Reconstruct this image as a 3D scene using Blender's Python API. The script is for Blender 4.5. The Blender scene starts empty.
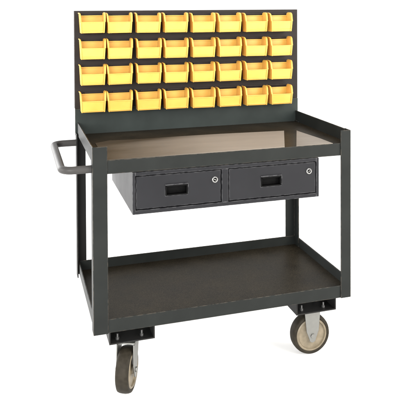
import bpy, bmesh, math, random
from mathutils import Vector, Matrix
random.seed(7)
S = bpy.context.scene
COL = S.collection
OZ = 0.232                      # height of the post feet above the floor
D = 0.5254                      # depth of the cart
W = 0.930                       # width of the cart

# ------------------------------------------------------------------ camera
cx_, cy_, cz_ = -0.25138, -2.34081, 1.08277 + OZ
yaw, pit, rol, foc = 0.332088, -0.019219, -0.003359, 709.7136
r = Vector((math.cos(yaw), -math.sin(yaw), 0)); fw = Vector((math.sin(yaw), math.cos(yaw), 0)); u = Vector((0, 0, 1))
fw2 = fw*math.cos(pit)+u*math.sin(pit); u2 = u*math.cos(pit)-fw*math.sin(pit)
r3 = r*math.cos(rol)+u2*math.sin(rol); u3 = u2*math.cos(rol)-r*math.sin(rol)
cam_d = bpy.data.cameras.new('camera'); cam = bpy.data.objects.new('camera', cam_d); COL.objects.link(cam)
cam.matrix_world = Matrix(((r3.x, u3.x, -fw2.x, cx_), (r3.y, u3.y, -fw2.y, cy_), (r3.z, u3.z, -fw2.z, cz_), (0, 0, 0, 1)))
cam_d.sensor_width = 36; cam_d.lens = foc/400*36
cam_d.shift_x = (200-253.4846)/400; cam_d.shift_y = (16.831-200)/400
cam_d.clip_end = 500
S.camera = cam

# ------------------------------------------------------------------ light: a white studio
w = bpy.data.worlds.new('World'); S.world = w; w.use_nodes = True
bg = w.node_tree.nodes['Background']; bg.inputs[0].default_value = (1, 0.995, 0.985, 1); bg.inputs[1].default_value = 0.96
def area(name, loc, target, size, sizey, power, color=(1, 1, 1)):
    l = bpy.data.lights.new(name, 'AREA'); l.shape = 'RECTANGLE'; l.size = size; l.size_y = sizey; l.energy = power; l.color = color
    o = bpy.data.objects.new(name, l); COL.objects.link(o); o.location = loc
    o.rotation_euler = (Vector(target)-Vector(loc)).to_track_quat('-Z', 'Y').to_euler()
    return o
area('softbox_left', (-3.0, 0.5, 1.3), (0.0, 0.5, 0.8), 2.2, 2.2, 100, (1, 0.96, 0.92))
area('softbox_right', (2.4, -1.9, 1.8), (0.75, 0.1, 0.6), 2.4, 2.2, 150, (1, 0.95, 0.88))
area('softbox_front', (-1.9, -3.6, 1.7), (0.45, 0.3, 1.05), 2.0, 1.4, 235, (1, 0.99, 0.97))
area('softbox_top', (0.4, -1.2, 4.2), (0.45, 0.0, 0.4), 3.0, 3.0, 50)
area('added_fill_rear', (-2.0, 3.4, 1.5), (0.4, 0.2, 0.0), 2.4, 2.4, 120)  # added unseen fill, washes out the cart's shadow on the floor
S.view_settings.view_transform = 'Standard'; S.view_settings.look = 'None'
S.view_settings.exposure = 0.35; S.view_settings.gamma = 1.0

# ------------------------------------------------------------------ materials
def nodes(name):
    m = bpy.data.materials.new(name); m.use_nodes = True
    return m, m.node_tree.nodes, m.node_tree.links, m.node_tree.nodes['Principled BSDF']
def ramp(N, p0, p1, c0=(0, 0, 0, 1), c1=(1, 1, 1, 1)):
    n = N.new('ShaderNodeValToRGB'); e = n.color_ramp.elements
    e[0].position = p0; e[0].color = c0; e[1].position = p1; e[1].color = c1
    return n
def paint(name, col, rough=0.42, spec=0.5, grain=900, bump=0.15, mottle=0.25, wear_glint=0.5, wear_glint_col=(0.16, 0.13, 0.10), speck=0.35):
    m, N, L, b = nodes(name)
    tc = N.new('ShaderNodeTexCoord')
    n1 = N.new('ShaderNodeTexNoise'); n1.inputs['Scale'].default_value = grain; n1.inputs['Detail'].default_value = 2
    n2 = N.new('ShaderNodeTexNoise'); n2.inputs['Scale'].default_value = 9; n2.inputs['Detail'].default_value = 6
    L.new(tc.outputs['Object'], n1.inputs['Vector']); L.new(tc.outputs['Object'], n2.inputs['Vector'])
    rp = ramp(N, 0.3, 0.72, tuple(c*(1-mottle) for c in col)+(1,), tuple(c*(1+mottle) for c in col)+(1,))
    ad = N.new('ShaderNodeMix'); ad.data_type = 'FLOAT'; ad.inputs[0].default_value = speck
    L.new(n2.outputs['Fac'], ad.inputs[2]); L.new(n1.outputs['Fac'], ad.inputs[3]); L.new(ad.outputs[0], rp.inputs['Fac'])
    src = rp.outputs['Color']
    if wear_glint:
        bv = N.new('ShaderNodeBevel'); bv.samples = 4; bv.inputs['Radius'].default_value = 0.0028
        ge = N.new('ShaderNodeNewGeometry')
        dt = N.new('ShaderNodeVectorMath'); dt.operation = 'DOT_PRODUCT'
        L.new(bv.outputs['Normal'], dt.inputs[0]); L.new(ge.outputs['Normal'], dt.inputs[1])
        r1 = ramp(N, 0.86, 0.995, (1, 1, 1, 1), (0, 0, 0, 1)); L.new(dt.outputs['Value'], r1.inputs['Fac'])
        n3 = N.new('ShaderNodeTexNoise'); n3.inputs['Scale'].default_value = 60; n3.inputs['Detail'].default_value = 4
        L.new(tc.outputs['Object'], n3.inputs['Vector'])
        r2 = ramp(N, 0.40, 0.60); L.new(n3.outputs['Fac'], r2.inputs['Fac'])
        mu = N.new('ShaderNodeMath'); mu.operation = 'MULTIPLY'; L.new(r1.outputs['Color'], mu.inputs[0]); L.new(r2.outputs['Color'], mu.inputs[1])
        m2 = N.new('ShaderNodeMath'); m2.operation = 'MULTIPLY'; m2.inputs[1].default_value = wear_glint; L.new(mu.outputs[0], m2.inputs[0])
        mx = N.new('ShaderNodeMix'); mx.data_type = 'RGBA'; L.new(m2.outputs[0], mx.inputs[0]); L.new(src, mx.inputs[6]); mx.inputs[7].default_value = wear_glint_col+(1,)
        src = mx.outputs[2]
    L.new(src, b.inputs['Base Color'])
    rr = N.new('ShaderNodeMapRange'); rr.inputs['To Min'].default_value = rough-0.07; rr.inputs['To Max'].default_value = rough+0.09
    L.new(n2.outputs['Fac'], rr.inputs['Value']); L.new(rr.outputs[0], b.inputs['Roughness'])
    b.inputs['Specular IOR Level'].default_value = spec
    bp = N.new('ShaderNodeBump'); bp.inputs['Strength'].default_value = bump; bp.inputs['Distance'].default_value = 0.0006
    L.new(n1.outputs['Fac'], bp.inputs['Height']); L.new(bp.outputs['Normal'], b.inputs['Normal'])
    return m
M_cart = paint('grey_textured_paint', (0.0088, 0.0100, 0.0094), 0.45, 0.11)
M_splash = paint('grey_splash_lightened', (0.0170, 0.0215, 0.0205), 0.45, 0.12)  # cart grey, lightened to offset the shade under the bins
M_deck = paint('dark_deck_paint', (0.0155, 0.0128, 0.0088), 0.40, 0.05, grain=330, bump=0.25, mottle=0.75, wear_glint=0.3, speck=0.62)
M_black = paint('black_paint', (0.006, 0.006, 0.006), 0.5, 0.12, wear_glint=0.1)
M_panel = paint('charcoal_panel_paint', (0.0135, 0.0110, 0.0102), 0.55, 0.12, wear_glint=0.2)
M_leg = paint('charcoal_leg_paint', (0.012, 0.013, 0.013), 0.5, 0.2, wear_glint=0.3)
M_cab = paint('slate_cabinet_paint', (0.0092, 0.0094, 0.0110), 0.40, 0.13, grain=1300, bump=0.08, mottle=0.14, wear_glint=0.75, wear_glint_col=(0.15, 0.15, 0.155))  # pale edges: wear plus painted-in highlights along the drawer edges
M_handle = paint('worn_grey_handle_paint', (0.029, 0.0275, 0.0265), 0.45, 0.2, mottle=0.3, wear_glint=0)

def metal(name, col, rough, sc=200):
    m, N, L, b = nodes(name)
    tc = N.new('ShaderNodeTexCoord'); n = N.new('ShaderNodeTexNoise'); n.inputs['Scale'].default_value = sc; n.inputs['Detail'].default_value = 4
    L.new(tc.outputs['Object'], n.inputs['Vector'])
    rp = ramp(N, 0.3, 0.7, tuple(c*0.9 for c in col)+(1,), tuple(col)+(1,)); L.new(n.outputs['Fac'], rp.inputs['Fac'])
    L.new(rp.outputs['Color'], b.inputs['Base Color']); b.inputs['Metallic'].default_value = 0.85
    mr = N.new('ShaderNodeMapRange'); mr.inputs['To Min'].default_value = rough-0.08; mr.inputs['To Max'].default_value = rough+0.1
    L.new(n.outputs['Fac'], mr.inputs['Value']); L.new(mr.outputs[0], b.inputs['Roughness'])
    return m
M_zinc = metal('zinc_plate', (0.175, 0.175, 0.165), 0.45, 60)
M_dull = metal('dull_steel', (0.14, 0.14, 0.14), 0.45)
M_lock = metal('chrome_lock', (0.27, 0.27, 0.265), 0.25)

def plastic(name, col, col2, rough, spec=0.5, scale=30, sss=0.0):
    m, N, L, b = nodes(name)
    tc = N.new('ShaderNodeTexCoord'); n = N.new('ShaderNodeTexNoise'); n.inputs['Scale'].default_value = scale; n.inputs['Detail'].default_value = 5
    oi = N.new('ShaderNodeObjectInfo'); va = N.new('ShaderNodeVectorMath'); va.operation = 'ADD'
    L.new(tc.outputs['Object'], va.inputs[0]); L.new(oi.outputs['Location'], va.inputs[1]); L.new(va.outputs[0], n.inputs['Vector'])
    rp = ramp(N, 0.35, 0.65, col+(1,), col2+(1,)); L.new(n.outputs['Fac'], rp.inputs['Fac']); L.new(rp.outputs['Color'], b.inputs['Base Color'])
    b.inputs['Roughness'].default_value = rough; b.inputs['Specular IOR Level'].default_value = spec
    if sss:
        b.inputs['Subsurface Weight'].default_value = sss; b.inputs['Subsurface Radius'].default_value = (1.0, 0.7, 0.25); b.inputs['Subsurface Scale'].default_value = 0.012
    n2 = N.new('ShaderNodeTexNoise'); n2.inputs['Scale'].default_value = 700
    L.new(tc.outputs['Object'], n2.inputs['Vector'])
    bp = N.new('ShaderNodeBump'); bp.inputs['Strength'].default_value = 0.08; bp.inputs['Distance'].default_value = 0.0004
    L.new(n2.outputs['Fac'], bp.inputs['Height']); L.new(bp.outputs['Normal'], b.inputs['Normal'])
    return m
M_bin = plastic('yellow_plastic', (0.535, 0.298, 0.057), (0.585, 0.328, 0.069), 0.38, 0.35, 14, 0.4)
M_tyre = plastic('brown_rubber', (0.0115, 0.0094, 0.0062), (0.0185, 0.0155, 0.0108), 0.65, 0.12, 60)
M_hub = plastic('cream_hub', (0.100, 0.082, 0.054), (0.145, 0.119, 0.081), 0.45, 0.35, 50)
M_pull = plastic('black_pull', (0.0018, 0.0018, 0.002), (0.003, 0.003, 0.003), 0.45, 0.05, 80)

def reflection_mat():
    m, N, L, b = nodes('tan_shelf_reflection')
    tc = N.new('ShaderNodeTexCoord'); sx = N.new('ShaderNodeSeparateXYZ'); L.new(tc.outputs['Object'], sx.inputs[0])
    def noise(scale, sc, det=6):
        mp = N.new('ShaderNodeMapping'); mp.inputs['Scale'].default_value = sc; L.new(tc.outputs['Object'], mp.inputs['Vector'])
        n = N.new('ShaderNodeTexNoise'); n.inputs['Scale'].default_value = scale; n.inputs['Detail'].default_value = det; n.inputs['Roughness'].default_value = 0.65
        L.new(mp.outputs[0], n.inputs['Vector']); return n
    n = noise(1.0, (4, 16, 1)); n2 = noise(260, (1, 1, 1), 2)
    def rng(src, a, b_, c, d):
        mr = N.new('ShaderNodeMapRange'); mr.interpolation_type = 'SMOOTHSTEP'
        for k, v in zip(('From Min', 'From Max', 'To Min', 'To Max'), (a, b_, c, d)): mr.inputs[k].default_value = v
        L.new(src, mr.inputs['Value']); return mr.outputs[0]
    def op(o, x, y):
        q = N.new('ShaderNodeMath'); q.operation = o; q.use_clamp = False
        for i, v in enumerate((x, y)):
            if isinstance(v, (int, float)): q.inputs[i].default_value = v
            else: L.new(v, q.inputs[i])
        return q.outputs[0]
    # painted reflection: dark towards the handle end, paler towards the other, back edge faded
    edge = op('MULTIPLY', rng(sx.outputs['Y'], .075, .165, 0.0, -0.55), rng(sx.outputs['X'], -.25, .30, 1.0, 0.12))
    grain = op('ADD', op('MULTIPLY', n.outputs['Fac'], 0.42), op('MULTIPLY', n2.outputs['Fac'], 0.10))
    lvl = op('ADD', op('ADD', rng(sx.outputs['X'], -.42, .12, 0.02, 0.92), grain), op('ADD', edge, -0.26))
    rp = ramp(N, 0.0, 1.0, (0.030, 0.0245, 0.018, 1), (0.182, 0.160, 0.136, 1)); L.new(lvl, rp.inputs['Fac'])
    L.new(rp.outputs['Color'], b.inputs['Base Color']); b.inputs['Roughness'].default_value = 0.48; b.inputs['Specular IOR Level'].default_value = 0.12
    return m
M_reflection = reflection_mat()
m, N, L, b = nodes('white_floor'); M_floor = m
tc = N.new('ShaderNodeTexCoord'); n = N.new('ShaderNodeTexNoise'); n.inputs['Scale'].default_value = 3; L.new(tc.outputs['Object'], n.inputs['Vector'])
rp = ramp(N, 0.3, 0.7, (0.86, 0.86, 0.855, 1), (0.9, 0.9, 0.895, 1)); L.new(n.outputs['Fac'], rp.inputs['Fac']); L.new(rp.outputs['Color'], b.inputs['Base Color'])
b.inputs['Roughness'].default_value = 0.9; b.inputs['Specular IOR Level'].default_value = 0.0

# ------------------------------------------------------------------ mesh helpers
def box(bm, x0, x1, y0, y1, z0, z1):
    v = [bm.verts.new((x, y, z)) for x in (x0, x1) for y in (y0, y1) for z in (z0, z1)]
    for f in ((0, 1, 3, 2), (4, 6, 7, 5), (0, 4, 5, 1), (2, 3, 7, 6), (0, 2, 6, 4), (1, 5, 7, 3)):
        bm.faces.new([v[i] for i in f])
def prism(bm, pts, axis, a, b_):
    """pts: outline of (p,q); axis x: (y,z), y: (x,z), z: (x,y); extruded from a to b_"""
    def mk(p, q, t): return {'x': (t, p, q), 'y': (p, t, q), 'z': (p, q, t)}[axis]
    A = [bm.verts.new(mk(p, q, a)) for p, q in pts]; B = [bm.verts.new(mk(p, q, b_)) for p, q in pts]
    bm.faces.new(A); bm.faces.new(B[::-1]); n = len(pts)
    for i in range(n): bm.faces.new((A[i], B[i], B[(i+1) % n], A[(i+1) % n]))
def tube(bm, path, rad, seg=16, cap=True):
    path = [Vector(p) for p in path]; rings = []; prev = None
    for i, p in enumerate(path):
        t = (path[min(i+1, len(path)-1)]-path[max(i-1, 0)]).normalized()
        if prev is None:
            a = Vector((0, 0, 1)) if abs(t.z) < 0.9 else Vector((1, 0, 0)); nrm = (a-t*a.dot(t)).normalized()
        else: nrm = (prev-t*prev.dot(t)).normalized()
        prev = nrm; bn = t.cross(nrm)
        rings.append([bm.verts.new(p+rad*(nrm*math.cos(2*math.pi*k/seg)+bn*math.sin(2*math.pi*k/seg))) for k in range(seg)])
    for a, b2 in zip(rings, rings[1:]):
        for k in range(seg): bm.faces.new((a[k], a[(k+1) % seg], b2[(k+1) % seg], b2[k]))
    if cap: bm.faces.new(rings[0][::-1]); bm.faces.new(rings[-1])
def lathe(bm, prof, M, seg=64):
    """prof: closed list of (radius, axial) turned about local Y; M maps to cart space"""
    rings = []
    for k in range(seg):
        a = 2*math.pi*k/seg
        rings.append([bm.verts.new(M @ Vector((rr*math.cos(a), t, rr*math.sin(a)))) for rr, t in prof])
    n = len(prof)
    for k in range(seg):
        A = rings[k]; B = rings[(k+1) % seg]
        for i in range(n):
            j = (i+1) % n
            if prof[i][0] < 1e-6 and prof[j][0] < 1e-6: continue
            bm.faces.new((A[i], A[j], B[j], B[i]))
    bmesh.ops.remove_doubles(bm, verts=bm.verts, dist=1e-6)
def build(name, bm, mat, parent=None, bevel=0.0, smooth=None, seg=2, base=False):
    bmesh.ops.recalc_face_normals(bm, faces=bm.faces)
    lo = Vector([min(v.co[i] for v in bm.verts) for i in range(3)]); hi = Vector([max(v.co[i] for v in bm.verts) for i in range(3)])
    c = (lo+hi)/2
    if base: c.z = lo.z
    for v in bm.verts: v.co -= c
    me = bpy.data.meshes.new(name); bm.to_mesh(me); bm.free(); me.materials.append(mat)
    if smooth:
        for p in me.polygons: p.use_smooth = True
        me.set_sharp_from_angle(angle=math.radians(smooth))
    o = bpy.data.objects.new(name, me); COL.objects.link(o)
    c.z += OZ
    o.location = c
    if parent:
        o.parent = parent
        q = parent
        while q: o.location -= q.location; q = q.parent
    if bevel:
        md = o.modifiers.new('bevel', 'BEVEL'); md.width = bevel; md.segments = seg; md.limit_method = 'ANGLE'; md.angle_limit = math.radians(40)
    return o
BM = bmesh.new

# ------------------------------------------------------------------ setting
bm = BM()
ring = [bm.verts.new((0.4+60*math.cos(2*math.pi*k/64), 0.3+60*math.sin(2*math.pi*k/64), -OZ)) for k in range(64)]
bm.faces.new(ring)
fl = build('floor', bm, M_floor); fl['kind'] = 'structure'

# ------------------------------------------------------------------ cart
cart = bpy.data.objects.new('service_cart', None); COL.objects.link(cart); cart.location = (W/2, D/2, 0); cart.empty_display_size = 0.3
cart['label'] = 'dark grey two-shelf steel service cart with push handle, two drawers and casters'; cart['category'] = 'cart'

ZT, ZD, ZA = 0.6167, 0.5699, 0.5249
# corner posts (angle iron)
bm = BM()
prism(bm, [(0, -.0045), (.0482, -.0045), (.0482, -.0003), (.0040, -.0003), (.0040, .040), (0, .040)], 'z', 0.0, ZT); build('corner_post', bm, M_cart, cart, .0012)
bm = BM()
prism(bm, [(W, -.0045), (W, .040), (W-.0040, .040), (W-.0040, -.0003), (W-.0400, -.0003), (W-.0400, -.0045)], 'z', 0.0, ZT); build('corner_post', bm, M_cart, cart, .0012)
bm = BM()
prism(bm, [(-.007, D+.002), (.0315, D+.002), (.0315, D-.002), (-.003, D-.002), (-.003, D-.042), (-.007, D-.042)], 'z', 0.012, 0.575); build('rear_leg', bm, M_black, cart, .001)
bm = BM()
prism(bm, [(.9265, D+.002), (.8815, D+.002), (.8815, D-.002), (.9225, D-.002), (.9225, D-.047), (.9265, D-.047)], 'z', 0.0, 0.575); build('rear_leg', bm, M_cart, cart, .001)

def shelf(zdeck, ztop, zlip, zbot, name, ysf):
    bm = BM(); box(bm, .0042, W-.0042, .0035, D-(.0066 if name == 'lower_shelf' else .0088), zdeck-.0035, zdeck)
    deck = build(name, bm, M_deck, cart, .0006)
    bm = BM(); box(bm, .0042, W-.0042, 0, .0034, zbot, zlip); build('front_apron', bm, M_cart, deck, .0014)
    for x0, x1 in ((0, .0040), (W-.0040, W)):
        bm = BM(); box(bm, x0, x1, .0405, D-.0024, zdeck-.0034, ztop); build('side_flange', bm, M_cart, deck, .0012)
    bm = BM(); box(bm, .0042, W-.0042, D-.0064, D-.0024, zdeck-.0034, ztop)
    if name == 'lower_shelf': build('back_flange', bm, M_cart, deck, .0012)
    else: bm.free()
    return deck
up = shelf(ZD-.001, ZT-.0015, ZD, ZA, 'upper_shelf', 0)
lo = shelf(.0285, .066, .0456, .0005, 'lower_shelf', 0)

# background reflection shaped as two tan sheets; the slanted gap is the post's reflection
zl = ZD-.0009
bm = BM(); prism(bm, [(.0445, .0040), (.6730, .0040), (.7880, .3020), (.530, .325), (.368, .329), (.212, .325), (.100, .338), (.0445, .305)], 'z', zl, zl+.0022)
build('painted_reflection', bm, M_reflection, up, .0006)
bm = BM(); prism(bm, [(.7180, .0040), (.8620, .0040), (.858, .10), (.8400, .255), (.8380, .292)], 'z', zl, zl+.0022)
build('painted_reflection', bm, M_reflection, up, .0006)

# back panel: plain lower strip and louvred upper part carrying the bins
bm = BM(); box(bm, -.0085, .9370, D-.0085, D-.0045, ZD-.0045, .6690); build('back_splash', bm, M_splash, cart, .0012)
bm = BM(); PX0, PX1, PZ0, PZ1 = -.0088, .9370, .6705, 1.0548
box(bm, PX0, PX1, D-.0050, D+.0005, PZ0, PZ1); box(bm, PX0+.0004, PX1-.0004, D-.0043, D+.0003, ZD+.006, PZ0)
box(bm, PX0, PX0+.0035, D+.0005, D+.020, PZ0, PZ1); box(bm, PX1-.0035, PX1, D+.0005, D+.020, PZ0, PZ1)
box(bm, PX0+.0035, PX1-.0035, D+.0005, D+.020, PZ1-.0035, PZ1)
k = 0; z = PZ0+.020
while z < PZ1-.01:                                           # rows of pressed louvres
    for i in range(8):
        x = .028+i*.1106
        prism(bm, [(D-.0049, z), (D-.0095, z+.0035), (D-.0095, z+.0100), (D-.0075, z+.0100), (D-.0075, z+.0040), (D-.0049, z+.0025)], 'x', x, x+.080)
    z += .0339
build('louvred_panel', bm, M_panel, cart, .0006)
# frame uprights behind the panel
for x in (.0, .9):
    bm = BM(); box(bm, x, x+.030, D+.0022, D+.018, .40, 1.045); build('panel_upright', bm, M_leg, cart, .001)

# push handle
def arc(c, a0, a1, rad, n=8):
    return [(c[0]+rad*math.cos(a0+(a1-a0)*i/n), c[1]+rad*math.sin(a0+(a1-a0)*i/n), c[2]) for i in range(n+1)]
yf, yr, xo, zh, rb = .022, .493, -.093, .541, .036
path = [(-.0005, yf, zh)]+arc((xo+rb, yf+rb, zh), -math.pi/2, -math.pi, rb)+arc((xo+rb, yr-rb, zh), math.pi, math.pi/2, rb)+[(-.0075, yr, zh)]
bm = BM(); tube(bm, path, .0128, 20); hd = build('push_handle', bm, M_handle, cart, 0, 40)

# drawer cabinet
CX0, CX1, CY0, CY1, CZ0, CZ1 = .1310, .8060, .0042, .500, .3810, .5222
bm = BM(); t = .010
box(bm, CX0, CX0+t, CY0, CY1, CZ0, CZ1); box(bm, CX1-t, CX1, CY0, CY1, CZ0, CZ1)
box(bm, CX0+t, CX1-t, CY0, CY1, CZ1-.0125, CZ1); box(bm, CX0+t, CX1-t, CY0, CY1, CZ0, CZ0+.0135)
box(bm, .4395, .4635, CY0, CY1, CZ0+.0135, CZ1-.0125); box(bm, CX0+t, CX1-t, CY1-.002, CY1, CZ0+.0135, CZ1-.0125)
for x in (.2, .7): box(bm, x, x+.03, .05, .48, CZ1, ZD-.0046)
cab = build('drawer_cabinet', bm, M_cab, cart, .0032, seg=3)
for x0, x1 in ((.1432, .4362), (.4667, .7930)):
    z0, z1 = CZ0+.0165, CZ1-.0152; yfr = .0058
    cxm = .2808 if x0 < .3 else .6222
    pw, pz0, pz1 = .0385, .4345, .4705
    bm = BM()
    gx, gz = (x0, cxm-pw, cxm+pw, x1), (z0, pz0, pz1, z1)
    g = [[bm.verts.new((x, yfr, z)) for z in gz] for x in gx]
    for i in range(3):
        for k2 in range(3):
            if (i, k2) != (1, 1): bm.faces.new((g[i][k2], g[i+1][k2], g[i+1][k2+1], g[i][k2+1]))
    # one skin with a real opening for the recessed pull, given depth
    ext = bmesh.ops.extrude_face_region(bm, geom=bm.faces[:])
    for e in ext['geom']:
        if isinstance(e, bmesh.types.BMVert): e.co.y += .012
    # tray behind the front
    box(bm, x0+.006, x0+.009, .019, .45, z0+.008, z1-.01); box(bm, x1-.009, x1-.006, .019, .45, z0+.008, z1-.01); box(bm, x0+.009, x1-.009, .019, .45, z0+.008, z0+.011)
    dr = build('drawer', bm, M_cab, cart, .0024, seg=3)
    # recessed cup pull with a raised surround
    bm = BM(); a, b_, y0 = cxm-pw, cxm+pw, yfr
    box(bm, a+.0004, b_-.0004, y0+.020, y0+.023, pz0+.0004, pz1-.0004)
    box(bm, a+.0004, a+.004, y0-.001, y0+.020, pz0+.0004, pz1-.0004); box(bm, b_-.004, b_-.0004, y0-.001, y0+.020, pz0+.0004, pz1-.0004)
    box(bm, a+.004, b_-.004, y0-.001, y0+.020, pz0+.0004, pz0+.0034)
    prism(bm, [(y0-.0045, pz1+.0005), (y0-.0045, pz1-.0045), (y0-.003, pz1-.006), (y0+.020, pz1-.006), (y0+.020, pz1-.0005), (y0-.001, pz1-.0005), (y0-.002, pz1+.0005)], 'x', a+.004, b_-.004)
    build('drawer_pull', bm, M_pull, dr, .0008)
    bm = BM(); prism(bm, [(y0-.0048, pz1-.0006), (y0-.0048, pz1+.0034), (y0-.0004, pz1+.0034), (y0-.0004, pz1+.0006)], 'x', a-.001, b_+.001)
    box(bm, b_+.0002, b_+.0022, y0-.0030, y0-.0004, pz0, pz1+.0004)
    build('pull_trim', bm, M_cab, dr, .0008)
    lx, lz = (.4150, .4757) if x0 < .3 else (.7672, .4765)
    Ml = Matrix.Translation((lx, y0, lz))
    bm = BM(); lathe(bm, [(.0058, -.0004), (.0105, -.0004), (.0108, -.0030), (.0095, -.0046), (.0070, -.0048), (.0058, -.0030)], Ml, 40); build('lock_ring', bm, M_lock, dr, 0, 30)
    bm = BM(); lathe(bm, [(0, -.0003), (.0057, -.0003), (.0057, -.0030), (.0050, -.0036), (0, -.0036)], Ml, 32)
    lk = build('lock_plug', bm, M_pull, dr, 0, 30)
    bm = BM(); box(bm, lx-.0042, lx+.0042, y0-.0044, y0-.0037, lz-.0011, lz+.0011)
    rk = Matrix.Translation((lx, 0, lz)) @ Matrix.Rotation(math.radians(24 if x0 < .3 else -38), 4, 'Y') @ Matrix.Translation((-lx, 0, -lz))
    for v in bm.verts: v.co = rk @ v.co
    kb = build('keyway', bm, M_lock, dr, .0003)

# caster brackets: open-fronted pockets under the lower shelf, and the casters
ZF = -OZ
def bracket(x0, x1, y0, y1, z1=.0245):
    bm = BM(); z0 = -.0425
    box(bm, x0, x0+.0045, y0, y1, z0, z1); box(bm, x1-.0045, x1, y0, y1, z0, z1)
    box(bm, x0+.0045, x1-.0045, y0, y1, z0, z0+.0045); 
    o = build('caster_bracket', bm, M_black, cart, .0008)
    for x in (x0+.03, x1-.04):
        for y in (y0+.025, y1-.03):
            bm = BM()
            tube(bm, [(x, y, z0+.0046), (x, y, z0+.012)], .0062, 6); tube(bm, [(x, y, z0+.0121), (x, y, z0+.024)], .0034, 12)
            build('bolt', bm, M_dull, o, 0, 30)
    return o
def caster(px, py, ang, trail, swivel):
    """wheel axle along local y turned by ang about z"""
    R = .0745; zc = ZF+R; top = -.0427
    T = Matrix.Translation((px, py, 0)) @ Matrix.Rotation(ang, 4, 'Z')
    WM = Matrix.Translation((0, 0, 0)); WM = T @ Matrix.Translation((trail, 0, zc))
    bm = BM(); hw = .030; th = .004
    pl = .046
    box(bm, -pl, pl, -.040, .040, top-.0045, top-.0002)
    if swivel:
        lathe(bm, [(0, top-.0046), (.033, top-.0046), (.036, top-.009), (.036, top-.016), (.030, top-.020), (0, top-.020)], Matrix.Rotation(math.pi/2, 4, 'X') @ Matrix.Scale(-1, 4, (0, 1, 0)) , 40) if False else None
        n = 32
        for zz0, zz1, rr in ((top-.0142, top-.0046, .035), (top-.0195, top-.0143, .031)):
            prism(bm, [(rr*math.cos(2*math.pi*k/n), rr*math.sin(2*math.pi*k/n)) for k in range(n)], 'z', zz0, zz1)
        ztop = top-.0196
    else:
        ztop = top-.0046
    hwt = .031
    fr = .0275
    box(bm, -fr+ (trail*.3), fr+(trail*.3), -hwt, hwt, ztop-.005, ztop)
    pts = [(-fr*1.18+trail*.3, ztop-.0052), (fr*1.18+trail*.3, ztop-.0052)]
    low = [(trail+.0245, zc+.018)]+[(trail+.0135*math.cos(a), zc+.0135*math.sin(a)-.012) for a in (0.1, -.5, -1.1, -1.57, -2.04, -2.64, -3.24)]+[(trail-.0245, zc+.018)]
    outline = [pts[0]]+low[::-1]+[pts[1]]
    for s in (-1, 1): prism(bm, outline, 'y', s*(hwt-th), s*hwt)
    for v in bm.verts: v.co = T @ v.co
    o = build('caster', bm, M_zinc, cart, .0010)
    bm = BM(); tp = [(.0605, -.020), (.0620, -.0220), (.0665, -.0225), (.0712, -.0205), (.0736, -.014), (.0745, -.006), (.0745, .006), (.0736, .014), (.0712, .0205), (.0665, .0225), (.0620, .0220), (.0605, .020)]
    lathe(bm, tp, WM, 72); build('tyre', bm, M_tyre, o, 0, 50)
    bm = BM(); hp = [(0, -.0255), (.013, -.0255), (.0145, -.0205), (.018, -.0185), (.051, -.0175), (.0535, -.0230), (.0570, -.0238), (.0604, -.0210), (.0604, .0210), (.0570, .0238), (.0535, .0230), (.051, .0175), (.018, .0185), (.0145, .0205), (.013, .0255), (0, .0255)]
    lathe(bm, hp, WM, 72); build('wheel_hub', bm, M_hub, o, 0, 35)
    for s in (-1, 1):
        bm = BM(); a0, a1 = (s*(hwt+.0001), s*(hwt+.0042))
        prism(bm, [(.0085*math.cos(math.pi*k/3), .0085*math.sin(math.pi*k/3)) for k in range(6)], 'y', a0, a1)
        prism(bm, [(.0045*math.cos(math.pi*k/6), .0045*math.sin(math.pi*k/6)) for k in range(12)], 'y', a1+.0001, a1+.004)
        for v in bm.verts: v.co = WM @ v.co
        build('axle_bolt', bm, M_zinc, o, .0006)
bracket(.0515, .2030, .0040, .150); bracket(.7175, .8740, .0040, .150)
caster(.1240, .074, math.radians(90-24), -.018, True)
caster(.8085, .098, 0, 0, False)

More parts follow.
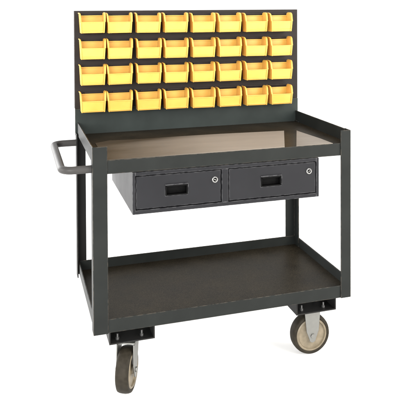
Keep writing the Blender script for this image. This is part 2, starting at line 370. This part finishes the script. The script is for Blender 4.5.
# ------------------------------------------------------------------ bins
def bin_mesh():
    bm = BM(); H = .0775; th = .0034
    hx = lambda z: .0438+.0042*(z/H)
    prof = [(-.001, 0), (-.001, H-.004), (-.006, H), (-.044, H), (-.054, H-.0012), (-.0620, H-.007), (-.0665, H-.017), (-.0690, .052), (-.0735, .0440), (-.0660, 0)]
    for s in (-1, 1):
        A = [bm.verts.new((s*hx(z), y, z)) for y, z in prof]; B = [bm.verts.new((s*(hx(z)-th), y, z)) for y, z in prof]
        bm.faces.new(A); bm.faces.new(B[::-1])
        for i in range(len(prof)): bm.faces.new((A[i], B[i], B[(i+1) % len(prof)], A[(i+1) % len(prof)]))
        tube(bm, [(s*(hx(z)+.0008), y, z) for y, z in prof[2:9]], .0025, 8)          # rolled rim
        tube(bm, [(s*(hx(z)-.0002), y-.0005, z) for y, z in (prof[8], (-.0703, .022), (-.0664, .001))], .0017, 8)
    def wall(c):                                       # hexahedron from 8 corner points
        v = [bm.verts.new(p) for p in c]
        for f in ((0, 1, 2, 3), (7, 6, 5, 4), (0, 4, 5, 1), (1, 5, 6, 2), (2, 6, 7, 3), (3, 7, 4, 0)): bm.faces.new([v[i] for i in f])
    i0, i1 = hx(0)-th-.0002, hx(.0425)-th-.0002
    wall([(-i0, -.0615, .0004), (i0, -.0615, .0004), (i1, -.0700, .0425), (-i1, -.0700, .0425), (-i0, -.0585, .0004), (i0, -.0585, .0004), (i1, -.0670, .0425), (-i1, -.0670, .0425)])
    i2 = hx(H)-th-.0002
    wall([(-i0, -.0036, .0004), (i0, -.0036, .0004), (i2, -.0036, H-.0095), (-i2, -.0036, H-.0095), (-i0, -.0012, .0004), (i0, -.0012, .0004), (i2, -.0012, H-.0095), (-i2, -.0012, H-.0095)])
    box(bm, -i0, i0, -.0583, -.0038, .0004, .0030)
    tube(bm, [(-i1, -.0698, .0425), (i1, -.0698, .0425)], .0019, 8)                # front lip
    box(bm, -i0-.001, i0+.001, -.0690, -.0622, .0055, .0085)                      # label ledge along the foot
    box(bm, -i2, i2, -.0085, -.0038, H-.0130, H-.0095)                             # hanging lip at the back
    for v in bm.verts: v.co.y *= .86
    return bm
proto = build('storage_bin', bin_mesh(), M_bin, None, .0007, 40)
cols = [.0515, .1560, .2705, .3815, .4945, .6080, .7230, .8360]
rows = [.9705, .8685, .7680, .6620]
RN = ['top row', 'second row from the top', 'second row from the bottom', 'bottom row']
CN = ['leftmost', 'second from the left', 'third from the left', 'fourth from the left', 'fourth from the right', 'third from the right', 'second from the right', 'rightmost']
off = proto.location.copy()
y_bin = D-.0100
for j in range(4):
    for i in range(8):
        o = proto if (i == 0 and j == 0) else proto.copy()
        if o is not proto: COL.objects.link(o)
        o.location = (cols[i]+.0045+random.uniform(-.0012, .0012), y_bin-.0325, rows[j]+OZ+.0384-.0065*i/7+random.uniform(-.0006, .0006))
        o.rotation_euler = (random.uniform(-.012, .012), random.uniform(-.010, .010), random.uniform(-.018, .018))
        o['label'] = 'yellow plastic bin, %s in the %s' % (CN[i], RN[j])
        o['category'] = 'bin'; o['group'] = 'yellow bins hanging on the panel'
